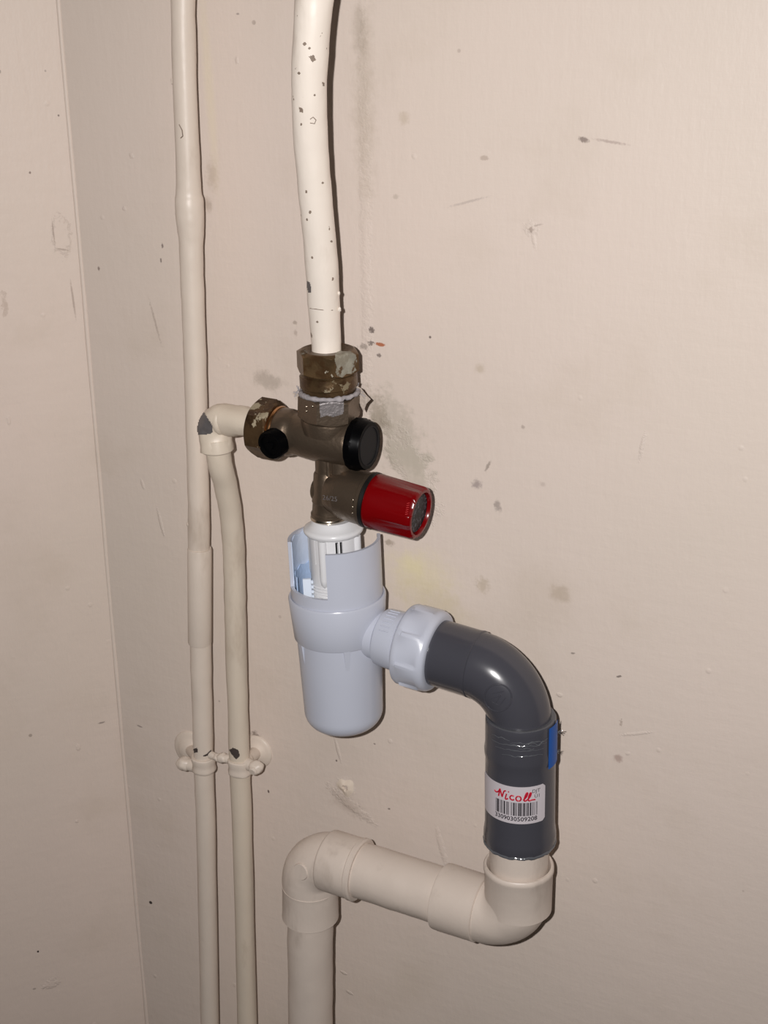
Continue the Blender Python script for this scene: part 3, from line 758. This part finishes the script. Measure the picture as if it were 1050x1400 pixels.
lathe_obj('threaded_spigot', tp(0), taxis, pr, M['cream_plastic'], tb, 64, sharp=60)
# pale blue liner with a toothed white strip inside the left window
def part_shell(name, r, th, a0, a1, ha, hb_, mat, teeth=False):
    bm = bmesh.new(); w, u, v = basis(taxis)
    n = 26; vs_ = []
    for i in range(n+1):
        a = math.radians(a0 + (a1-a0)*i/n); d_ = u*math.sin(a)+v*math.cos(a)
        top_h = hb_ if not teeth else hb_
        vs_.append([bm.verts.new(tp(hh) + d_*rr_) for hh in (ha, top_h + 0.0007*math.sin(i*.8)) for rr_ in (r, r-th)])
    for i in range(n):
        p, q = vs_[i], vs_[i+1]
        bm.faces.new((p[0], q[0], q[2], p[2])); bm.faces.new((p[1], p[3], q[3], q[1])); bm.faces.new((p[2], q[2], q[3], p[3])); bm.faces.new((p[0], p[1], q[1], q[0]))
    for e in (vs_[0], vs_[-1]): bm.faces.new((e[0], e[2], e[3], e[1]))
    return finish(name, bm, mat, tb)
part_shell('pale_liner', rs_-0.00175, 0.0005, -172, -86, hy(830), hy(738), M['pale_liner'])
part_shell('blue_liner', rs_-0.0026, 0.0005, -150, -72, hy(830), hy(781), M['blue_film'])
bm = bmesh.new(); w, u, v = basis(taxis)
a = math.radians(-74); d_ = u*math.sin(a)+v*math.cos(a); e_ = u*math.cos(a)-v*math.sin(a)
c_ = tp(hy(802)) + d_*(rs_-0.0085)
def boxat(c, ax, hx):
    vs_ = [bm.verts.new(c + ax[0]*sx*hx[0] + ax[1]*sy*hx[1] + ax[2]*sz*hx[2]) for sx in (-1, 1) for sy in (-1, 1) for sz in (-1, 1)]
    for f in ((0, 1, 3, 2), (4, 6, 7, 5), (0, 4, 5, 1), (2, 3, 7, 6), (0, 2, 6, 4), (1, 5, 7, 3)): bm.faces.new([vs_[i] for i in f])
boxat(c_ + v*0.002, (u, v, w), (0.0022, 0.0007, 0.0085))
for i in range(6): boxat(c_ + v*0.002 + u*0.0027 + w*(-0.0075+0.0028*i), (u, v, w), (0.0007, 0.0007, 0.0008))
finish('toothed_strip', bm, M['white_teeth'], tb)
# moulded ribs under the collar
for a in (8, -62):
    w, u, v = basis(taxis); d_ = u*math.sin(math.radians(a)) + v*math.cos(math.radians(a)); e_ = u*math.cos(math.radians(a)) - v*math.sin(math.radians(a))
    bm = bmesh.new(); hA = h870+0.001; hB = hy(912)
    rA = rt_; A3 = [tp(hA)+d_*(rA+0.0012)+e_*s for s in (-0.0018, 0.0018)]; B3 = [tp(hB)+d_*(rA-0.0016)+e_*s for s in (-0.0004, 0.0004)]; C3 = [tp(hA)+d_*(rA-0.004)+e_*s for s in (-0.0022, 0.0022)]
    vv = [bm.verts.new(p) for p in A3+B3+C3]
    for f in ((0, 1, 3, 2), (0, 2, 4), (1, 5, 3), (4, 2, 3, 5), (0, 4, 5, 1)): bm.faces.new([vv[i] for i in f])
    finish('moulded_rib', bm, M['white'], tb)
# side outlet
OX0 = P(470, 854.5, DM); OX1 = P(597, 891.3, DM); oax = (OX1-OX0).normalized(); OLen = (OX1-OX0).length
def oh(px): return OLen*(px-470)/(597-470)
ro = lambda px: rad(px, P(560, 880, DM))
pr = [(oh(476), ro(37)), (oh(500), ro(36.5)), (oh(504), ro(35)), (oh(510), ro(34)), (oh(522), ro(34)), (oh(523), ro(36)), (oh(525), ro(39.5)), (oh(528), ro(40.5)), (oh(549), ro(41.5)), (oh(549.5), ro(42.6)), (oh(551.5), ro(42.6)), (oh(552), ro(41.6)), (oh(575), ro(41.6))]
lathe_obj('outlet', OX0, oax, pr, M['white'], tb, 64)
bm = bmesh.new()
for i in range(7):       # moulded strokes along the top of the outlet
    p = None
    w_, u_, v_ = basis(oax); a = math.radians(-18 - 9*i)
    d_ = u_*math.sin(a)+v_*math.cos(a)
    add_tube(bm, [OX0+oax*oh(531)+d_*ro(40.6), OX0+oax*oh(544)+d_*ro(41.2)], 0.0004, 6)
finish('moulded_mark', bm, M['white'], tb)
def lug(th, h, r):
    f = ((th+0.35) % (PI/4))/(PI/4)
    inner = oh(565) < h < oh(591)
    return r*(1 + (0.062*(1-f)**1.3 - 0.02 if inner else 0))
pr = [(oh(556), ro(42)), (oh(556), ro(52)), (oh(557.5), ro(55)), (oh(560), ro(56.5)), (oh(565), ro(56.5)), (oh(566), ro(56.0)), (oh(589), ro(56)), (oh(591), ro(56.5)), (oh(595), ro(56)), (oh(598), ro(54)), (oh(600), ro(51)), (oh(600), ro(45))]
lathe_obj('union_nut', OX0, oax, pr, M['white'], tb, 128, lug, sharp=50)

# ------------------------------------------------------------------ grey waste elbow and coupler
DG = DM
G0 = P(585, 887.8, DG); G1 = P(711, 926, DG); G2 = P(711, 1010, DG)
g = thing('grey_waste_elbow', 'smooth grey plastic waste elbow turning down from the white union nut', 'pipe fitting', G2)
gp = fillet(G0, G1, G2, 0.0295, 22)
rg0 = rad(45.5, P(620, 900, DG)); rg1 = rad(43.2, P(711, 980, DG))
tube_obj('elbow', gp, [rg0] + [rg0 + (rg1-rg0)*min(1, max(0, (i-6)/14)) for i in range(len(gp)-1)], M['grey'], g, 56)
gdir = (G1-G0).normalized(); glen = (G1-G0).length
sl = lambda px: glen*(px-585)/(711-585)
r_s = rad(48, P(650, 905, DG))
gsock = lathe_obj('socket', G0, gdir, [(sl(655), r_s*.9), (sl(652.5), r_s*0.985), (sl(651), r_s*.985), (sl(646), rg0*1.012), (sl(590), rg0*1.012)], M['grey'], g, 64, sharp=35)
# moulded maker's disc on the inside cheek of the bend
bpy.context.view_layer.update()
elb = [c for c in g.children if c.name.startswith('elbow')][0]
ringd = [surf([elb], 681+18.5*math.cos(2*PI*i/36), 954+18.5*math.sin(2*PI*i/36), 0.0) for i in range(37)]
bm = bmesh.new(); add_tube(bm, [p for p in ringd if p is not None], 0.00042, 8)
dk2 = finish('moulded_disc', bm, M['grey'], g)
bm = bmesh.new()
for (a0, b0, a1, b1) in ((-9, -6, 8, -9), (-10, 0, 2, -2), (-4, 8, 4, -4), (3, 9, 10, 0), (-8, 6, 0, 10)):
    q = [surf([elb], 681+a0+(a1-a0)*f, 954+b0+(b1-b0)*f, 0.0) for f in (0, .5, 1)]
    if all(p is not None for p in q): add_tube(bm, q, 0.0003, 6)
finish('moulded_mark', bm, M['grey'], dk2)

KB = P(710.5, 1146, DG); KT = P(712, 978, DG); kax = (KT-KB).normalized(); KL = (KT-KB).length
def kh(py): return KL*(1146-py)/(1146-978)
def kr(px, py): return rad(px, KB + kax*kh(py))
gc = thing('grey_pipe_coupler', 'upright grey plastic coupler with white barcode sticker and blue sticker above painted drain', 'pipe fitting', KB)
prof = [(kh(1147), kr(46, 1147)), (kh(1146), kr(48.5, 1146)), (kh(1140), kr(49.6, 1140)), (kh(1133), kr(49.4, 1133)), (kh(1122), kr(47.8, 1122)), (kh(1040), kr(48, 1040)), (kh(1032), kr(47.8, 1032)), (kh(1026), kr(49.2, 1026)), (kh(1020), kr(49.6, 1020)), (kh(1012), kr(48.4, 1012)), (kh(985), kr(48.6, 985)), (kh(979.5), kr(48.4, 979)), (kh(978), kr(47.6, 978)), (kh(978), kr(44, 978)), (kh(984), kr(43, 984))]
cbody = lathe_obj('coupler_body', KB, kax, prof, M['grey'], gc, 80, sharp=50)
lathe_obj('top_rim', KB, kax, [(kh(979), kr(47.9, 978)), (kh(977.6), kr(47.6, 978)), (kh(977.2), kr(46.6, 978)), (kh(977.6), kr(44.5, 978))], M['grey_edge'], gc, 64)
def cyl_pt(th, h, r):
    w, u, v = basis(kax); return KB + kax*h + (u*math.sin(th)+v*math.cos(th))*r
r_lab = kr(47.9, 1080) + 0.00022
def curved_rect(name, a0, a1, hA, hB, r, mat, parent, corner_r=0.0, n=28):
    bm = bmesh.new(); cols = []
    for i in range(n+1):
        a = a0 + (a1-a0)*i/n; s = (a-a0)*r; e = (a1-a)*r; m_ = min(s, e); inset = 0.0
        if m_ < corner_r: inset = corner_r - math.sqrt(max(0, corner_r**2-(corner_r-m_)**2))
        cols.append([bm.verts.new(cyl_pt(a, hh, rr_)) for rr_ in (r, r-0.0002) for hh in (hA+inset, hB-inset)])
    for i in range(n):
        p, q = cols[i], cols[i+1]
        bm.faces.new((p[0], q[0], q[1], p[1])); bm.faces.new((p[2], p[3], q[3], q[2]))
        bm.faces.new((p[1], q[1], q[3], p[3])); bm.faces.new((p[0], p[2], q[2], q[0]))
    for e in (cols[0], cols[-1]): bm.faces.new((e[0], e[1], e[3], e[2]))
    return finish(name, bm, mat, parent)
LA0, LA1 = math.radians(-92), math.radians(35); LH0, LH1 = kh(1098.5), kh(1049)
st = curved_rect('barcode_sticker', LA0, LA1, LH0, LH1, r_lab, M['sticker'], gc, 0.0016)
LHt = LH1-LH0; LWd = (LA1-LA0)*r_lab
def lab(fx, fy):      # sticker fractions -> angle, height
    return LA0 + (LA1-LA0)*fx, LH0 + LHt*fy
def lab_map(fx, fy):
    a0, h0 = lab(fx, fy)
    return lambda x, y: cyl_pt(a0 + x/r_lab, h0 + y, r_lab+0.00012)
# the red maker's name, in brush script: one stroke after another
def arc(cx, cy, rx, ry, a0, a1, n=9): return [(cx+rx*math.cos(math.radians(a0+(a1-a0)*i/n)), cy+ry*math.sin(math.radians(a0+(a1-a0)*i/n))) for i in range(n+1)]
strokes = [[(0.0, 1.9), (.35, 1.55), (.8, 1.6), (1.25, 2.1), (1.6, 2.9)], [(1.6, 2.9), (1.45, 2.0), (1.2, 0.7)], [(1.6, 2.9), (1.85, 2.0), (2.2, 0.8)], [(2.2, 0.8), (2.45, 1.8), (2.75, 2.6), (3.2, 2.75)],
           [(3.35, 2.0), (3.15, 1.2), (3.05, .55), (3.3, .4), (3.7, .75)], [(3.75, 2.65), (3.95, 2.75)], arc(4.75, 1.15, .55, .65, 50, 320), arc(6.2, 1.05, .6, .68, 0, 360, 14),
           [(7.3, .6), (8.0, 1.5), (8.35, 2.5), (8.1, 2.7), (7.7, 1.7), (7.5, .6), (7.8, .35), (8.3, .7)], [(8.3, .7), (8.9, 1.5), (9.2, 2.4), (8.95, 2.6), (8.6, 1.6), (8.5, .6), (8.8, .35), (9.4, .5), (10.2, .45)]]
bm = bmesh.new()
for stv in strokes:
    q = catmull([(x, y) for x, y in stv], 3)
    pl = []
    for x, y in q:
        a_ = LA0 + (LA1-LA0)*(0.31 + 0.053*x); pl.append(cyl_pt(a_, LH0 + LHt*(0.60 + 0.093*y), r_lab+0.00006))
    add_tube(bm, pl, 0.00042, 6)
finish('red_lettering', bm, M['ink_red'], st)
text_obj('size_text', 'DJT', 0.0030, lab_map(0.86, 0.87), M['ink'], st, shear=0.1)
text_obj('size_text', 'U1', 0.0030, lab_map(0.88, 0.73), M['ink'], st)
text_obj('barcode_number', '3309030509208', 0.0036, lab_map(0.60, 0.13), M['ink'], st, bold=0.00006, spacing=1.02)
# EAN bars
Lc = ['0001101', '0011001', '0010011', '0111101', '0100011', '0110001', '0101111', '0111011', '0110111', '0001011']
Gc = [''.join('1' if c == '0' else '0' for c in s)[::-1] for s in Lc]; Rc = [''.join('1' if c == '0' else '0' for c in s) for s in Lc]
num = '3309030509208'; par = 'LLGLGG'
bits = '101' + ''.join((Lc if q == 'L' else Gc)[int(d)] for d, q in zip(num[1:7], par)) + '01010' + ''.join(Rc[int(d)] for d in num[7:]) + '101'
bm = bmesh.new(); i = 0
while i < len(bits):
    if bits[i] == '1':
        j = i
        while j < len(bits) and bits[j] == '1': j += 1
        fa = 0.33 + 0.55*i/95; fb_ = 0.33 + 0.55*j/95
        q = [cyl_pt(lab(f, 0)[0], LH0+LHt*yy, r_lab+0.0001) for f, yy in ((fa, .22), (fb_, .22), (fb_, .58), (fa, .58))]
        bm.faces.new([bm.verts.new(p) for p in q]); i = j
    else: i += 1
finish('barcode_bars', bm, M['ink'], st)
curved_rect('blue_sticker', math.radians(41), math.radians(74), kh(1032.5), kh(979.5), kr(49.8, 1010)+0.0002, M['blue_tape'], gc)
# dried glue: ridges of clear cement squeezed round the middle, and a ragged bead at the foot
bm = bmesh.new()
for (x0, x1, y, amp, rr_) in ((668, 740, 1018, 2.0, .0008), (672, 736, 1023, 1.5, .0006), (690, 742, 1013, 2.2, .0007), (680, 735, 1030, 1.2, .0006), (700, 722, 1020, 1.5, .0007), (716, 741, 1016, 3.0, .0007), (668, 690, 1010, 2.5, .0006)):
    pl = []
    for i in range(17):
        x = x0+(x1-x0)*i/16; th = math.asin((x-711)/49.8)
        pl.append(cyl_pt(th, kh(y - 22 + 0 + amp*mnoise.noise(Vector((x*.13, y*.7, 0)))*2), kr(49.3, 1020)))
    add_tube(bm, pl, [max(0.00012, rr_*(0.35+0.9*abs(mnoise.noise(Vector((i*.6, y, 3)))))*math.sin(PI*(i+.4)/17)) for i in range(17)], 8)
finish('glue_bead', bm, M['glue'], gc)
bm = bmesh.new(); pl = []
for i in range(73):
    th = 2*PI*i/72; pl.append(cyl_pt(th, kh(1146.5)+0.0006*mnoise.noise(Vector((i*.5, 0, 0))), kr(47.5, 1146)))
add_tube(bm, pl, [0.0009+0.0008*abs(mnoise.noise(Vector((i*.7, 4, 0)))) for i in range(73)], 8)
finish('glue_bead', bm, M['glue'], gc)
bm = bmesh.new()
for (y, l) in ((1011, 1.0), (1037, .6)):
    s = cyl_pt(math.radians(80), kh(y-12), kr(48.6, y))
    for k in range(3):
        e = s + rgt*0.0022*l*(1+.3*k) + upv*(0.001*(k-1))
        add_tube(bm, [s, s.lerp(e, .5)+upv*0.0004, e], 0.0002, 5)
finish('glue_whisker', bm, M['glue'], gc)

# ------------------------------------------------------------------ painted drain run
DD = DM
X1 = P(708.5, 1258, DD); X0 = P(710, 1140, DD); X2 = P(424, 1167.5, DD); X3 = P(424.5, 1420, DD)
bot = Vector((X3.x, X3.y, 0))
pd = thing('painted_drain_pipe', 'cream-painted drain run with two elbows dropping to the floor below the trap', 'drain pipe', bot)
hdir = (X2-X1).normalized(); HL = (X2-X1).length
vR = (X0-X1).normalized(); vL = (X3-X2).normalized()
def hx(px):            # distance along the horizontal run from the right corner for photo column px
    lo, hi = 0.0, HL
    for _ in range(40):
        mid = (lo+hi)/2; p = X1+hdir*mid-CAM; x = W_PX/2+F_PX*p.dot(rgt)/p.dot(fwd)
        if x > px: lo = mid
        else: hi = mid
    return lo
def vx(C, dv, py, L=0.4):
    lo, hi = 0.0, L
    p0 = C-CAM; y0 = H_PX/2-F_PX*p0.dot(upv)/p0.dot(fwd); sgn = 1 if py > y0 else -1
    for _ in range(40):
        mid = (lo+hi)/2; p = C+dv*mid-CAM; y = H_PX/2-F_PX*p.dot(upv)/p.dot(fwd)
        if sgn*(y-py) < 0: lo = mid
        else: hi = mid
    return lo
rH = rad(38.0, P(546, 1208, DD))
tube_obj('horizontal_pipe', [X1+hdir*(hx(640)+(hx(470)-hx(640))*i/30) for i in range(31)], rH, M['paint_drain'], pd, 48, 0.00025, 1)
rV = rad(30.8, P(424, 1330, DD))
tube_obj('down_pipe', [X2+vL*(vx(X2, vL, 1215)+i*0.006) for i in range(30)] + [bot], rV, M['paint_drain'], pd, 44, 0.0003, 3)
rN = rad(40.5, P(710, 1180, DD))
tube_obj('neck_pipe', [X1+vR*vx(X1, vR, 1138), X1+vR*vx(X1, vR, 1215)], rN, M['paint_drain'], pd, 48)
# right elbow
rE = rad(44.0, P(680, 1245, DD))
ea = X1+vR*vx(X1, vR, 1222); eb = X1+hdir*hx(612)
tube_obj('elbow', fillet(ea, X1, eb, rE*1.06, 20), [rE]*22 + [rE*.97], M['paint_drain'], pd, 52, 0.00025, 4)
hs0 = vx(X1, vR, 1239); hs1 = vx(X1, vR, 1180)
r1 = rad(47.2, P(710, 1185, DD)); r0_ = rad(45.6, P(710, 1235, DD))
lathe_obj('socket', X1, vR, [(hs0, r0_*.97), (hs0+0.0004, r0_), (hs1-0.004, r1*.99), (hs1-0.003, r1*1.02), (hs1-0.0008, r1*1.02), (hs1, r1*.985), (hs1, r1*.93), (hs1-0.0015, r1*.90), (hs1-0.004, rN*.99)], M['paint_drain'], pd, 64, lambda th, h, r: r*(1+0.006*math.sin(3*th)+0.004*math.sin(7*th)))
q0, q1 = hx(660), hx(603); r2 = rad(46, P(625, 1234, DD))
lathe_obj('socket', X1, hdir, [(q0, r2*.95), (q0+0.0006, r2*1.0), (q0+0.003, r2*.985), (q1-0.0015, r2), (q1-0.0003, r2*.99), (q1, r2*.96), (q1, rH*.98)], M['paint_drain'], pd, 64, lambda th, h, r: r*(1+0.005*math.sin(2*th)))
# left elbow
rL = rad(38.5, P(415, 1185, DD))
ea = X2 - hdir*(HL-hx(452)); eb = X2+vL*vx(X2, vL, 1222)
tube_obj('elbow', fillet(ea, X2, eb, rL*1.05, 20), [rL*1.05] + [rL]*22, M['paint_drain'], pd, 52, 0.0003, 8)
q0, q1 = hx(447), hx(494); r3 = rad(42.0, P(470, 1182, DD))
def rr3(th, h, r): return r*(1+0.006*math.sin(3*th+.5))
lathe_obj('socket', X1, hdir, [(q1-0.0002, rH*.98), (q1-0.0002, r3*.98), (q1+0.0006, r3*1.03), (q1+0.0030, r3*1.03), (q1+0.0036, r3*.985), (q1+0.006, r3*1.0), (q0-0.0016, r3*1.0), (q0-0.0006, r3*.985), (q0, r3*.94)], M['paint_drain'], pd, 64, rr3)
q0, q1 = vx(X2, vL, 1208), vx(X2, vL, 1252); r4 = rad(38.6, P(424, 1235, DD))
lathe_obj('socket', X2, vL, [(q0, r4*.93), (q0+0.0006, r4*1.0), (q0+0.003, r4*.985), (q1-0.002, r4*1.0), (q1-0.0006, r4*1.01), (q1, r4*.97), (q1, rV*.98)], M['paint_drain'], pd, 64, rr3)
# round moulded boss on the inner cheek of the left elbow
bpy.context.view_layer.update()
le = [c for c in pd.children if c.name.startswith('elbow')][-1]
hit = surf([le], 411, 1192, 0.0, True)
if hit is not None:
    dc, nn = hit; rd_ = rad(12, dc)
    lathe_obj('moulded_boss', dc-nn*0.004, nn, [(0, rd_), (0.0040, rd_), (0.0046, rd_*.93), (0.0046, 0)], M['paint_drain'], pd, 32)

# ------------------------------------------------------------------ pipe clamps
def clamp(label, pc, ear_l, ear_r, rose, band, name='pipe_clamp'):
    C = P(pc[0], pc[1], DC); base = P(rose[0], rose[1], 0)
    t = thing(name, label, 'pipe clamp', base, 'painted pipe clamps')
    k = rad(1, C); rw = rose[2]*rad(1, base)
    lathe_obj('wall_rosette', base + Vector((0, 0.0005, 0)), Vector((0, -1, 0)), [(0, rw), (0.0010, rw*.99), (0.0018, rw*.93), (0.0022, rw*.80), (0.0034, rw*.6), (0.005, rw*.42), (0.0054, 0)], M['paint_riser'], t, 40, lambda th, h, r: r*(1+0.02*math.sin(2*th)))
    tube_obj('stem', [base, base.lerp(C, .5), C], [0.0042, 0.0042, 0.0042], M['paint_riser'], t, 16)
    w, u, v = basis(Vector((0, 0, 1)))
    rb_ = band*k
    lathe_obj('band', C - w*0.0052, w, [(0, rb_*.95), (0.0006, rb_*1.03), (0.002, rb_*1.05), (0.0035, rb_*.99), (0.006, rb_*1.0), (0.008, rb_*1.07), (0.0098, rb_*1.05), (0.0104, rb_*.96)], M['paint_riser'], t, 40, lambda th, h, r: r*(1+0.03*math.sin(2*th+1)+0.02*math.sin(5*th)))
    for (x, y, r, sc) in (ear_l, ear_r):
        bm = bmesh.new(); e = P(x, y, DC+0.002)
        add_blob(bm, e, r*k*1.0, r*k*.9, r*k*.85, 0.22, x*.1, 3)
        q = C + (e-C)*.45; q.z = e.z
        add_tube(bm, [q, e], [r*k*.8, r*k*.7], 14)
        o = finish('clamp_ear', bm, M['paint_riser'], t)
        if sc:
            n = (Vector((0, -1, -.25))).normalized(); s = e + n*r*k*.55
            sc_ = lathe_obj('screw_head', s, n, [(0, r*k*.62), (0.0012, r*k*.6), (0.0020, r*k*.42), (0.0020, 0)], M['paint_riser'], t, 20)
    return t
clamp('lumpy painted clamp holding the straight riser pipe', (278.5, 1043), (252, 1044, 11.5, False), (298, 1036, 7, False), (261, 1024, 27), 16.2)
clamp('lumpy painted clamp with screw holding the elbowed supply pipe', (328.5, 1046), (304, 1036, 8.5, False), (350, 1049, 11, True), (352, 1027, 24), 17.0)
# dark cracks where the paint has split above the clamps, on the pipes they lie on
rp_ = [o for o in bpy.data.objects if o.name.startswith('copper_riser')][0]; sp_ = [o for o in bpy.data.objects if o.name.startswith('copper_supply')][0]
rpm = [c for c in rp_.children if c.name.startswith('pipe')][0]; spm = [c for c in sp_.children if c.name.startswith('pipe')][0]
patch('paint_chip', [spm], [(314, 1025), (319, 1022), (326, 1025), (328, 1033), (323, 1038), (317, 1031)], M['crack'], sp_, 0.0003, 0.8)
patch('paint_chip', [rpm], [(265, 1024), (270, 1022), (271, 1028), (266, 1029)], M['crack'], rp_, 0.0003, 0.8)
patch('paint_chip', [rpm], [(277, 1033), (283, 1030), (288, 1025), (289, 1027), (284, 1033), (279, 1034)], M['crack'], rp_, 0.0003, 0.8)

for o in bpy.data.objects:
    if '_b' in o: del o['_b']
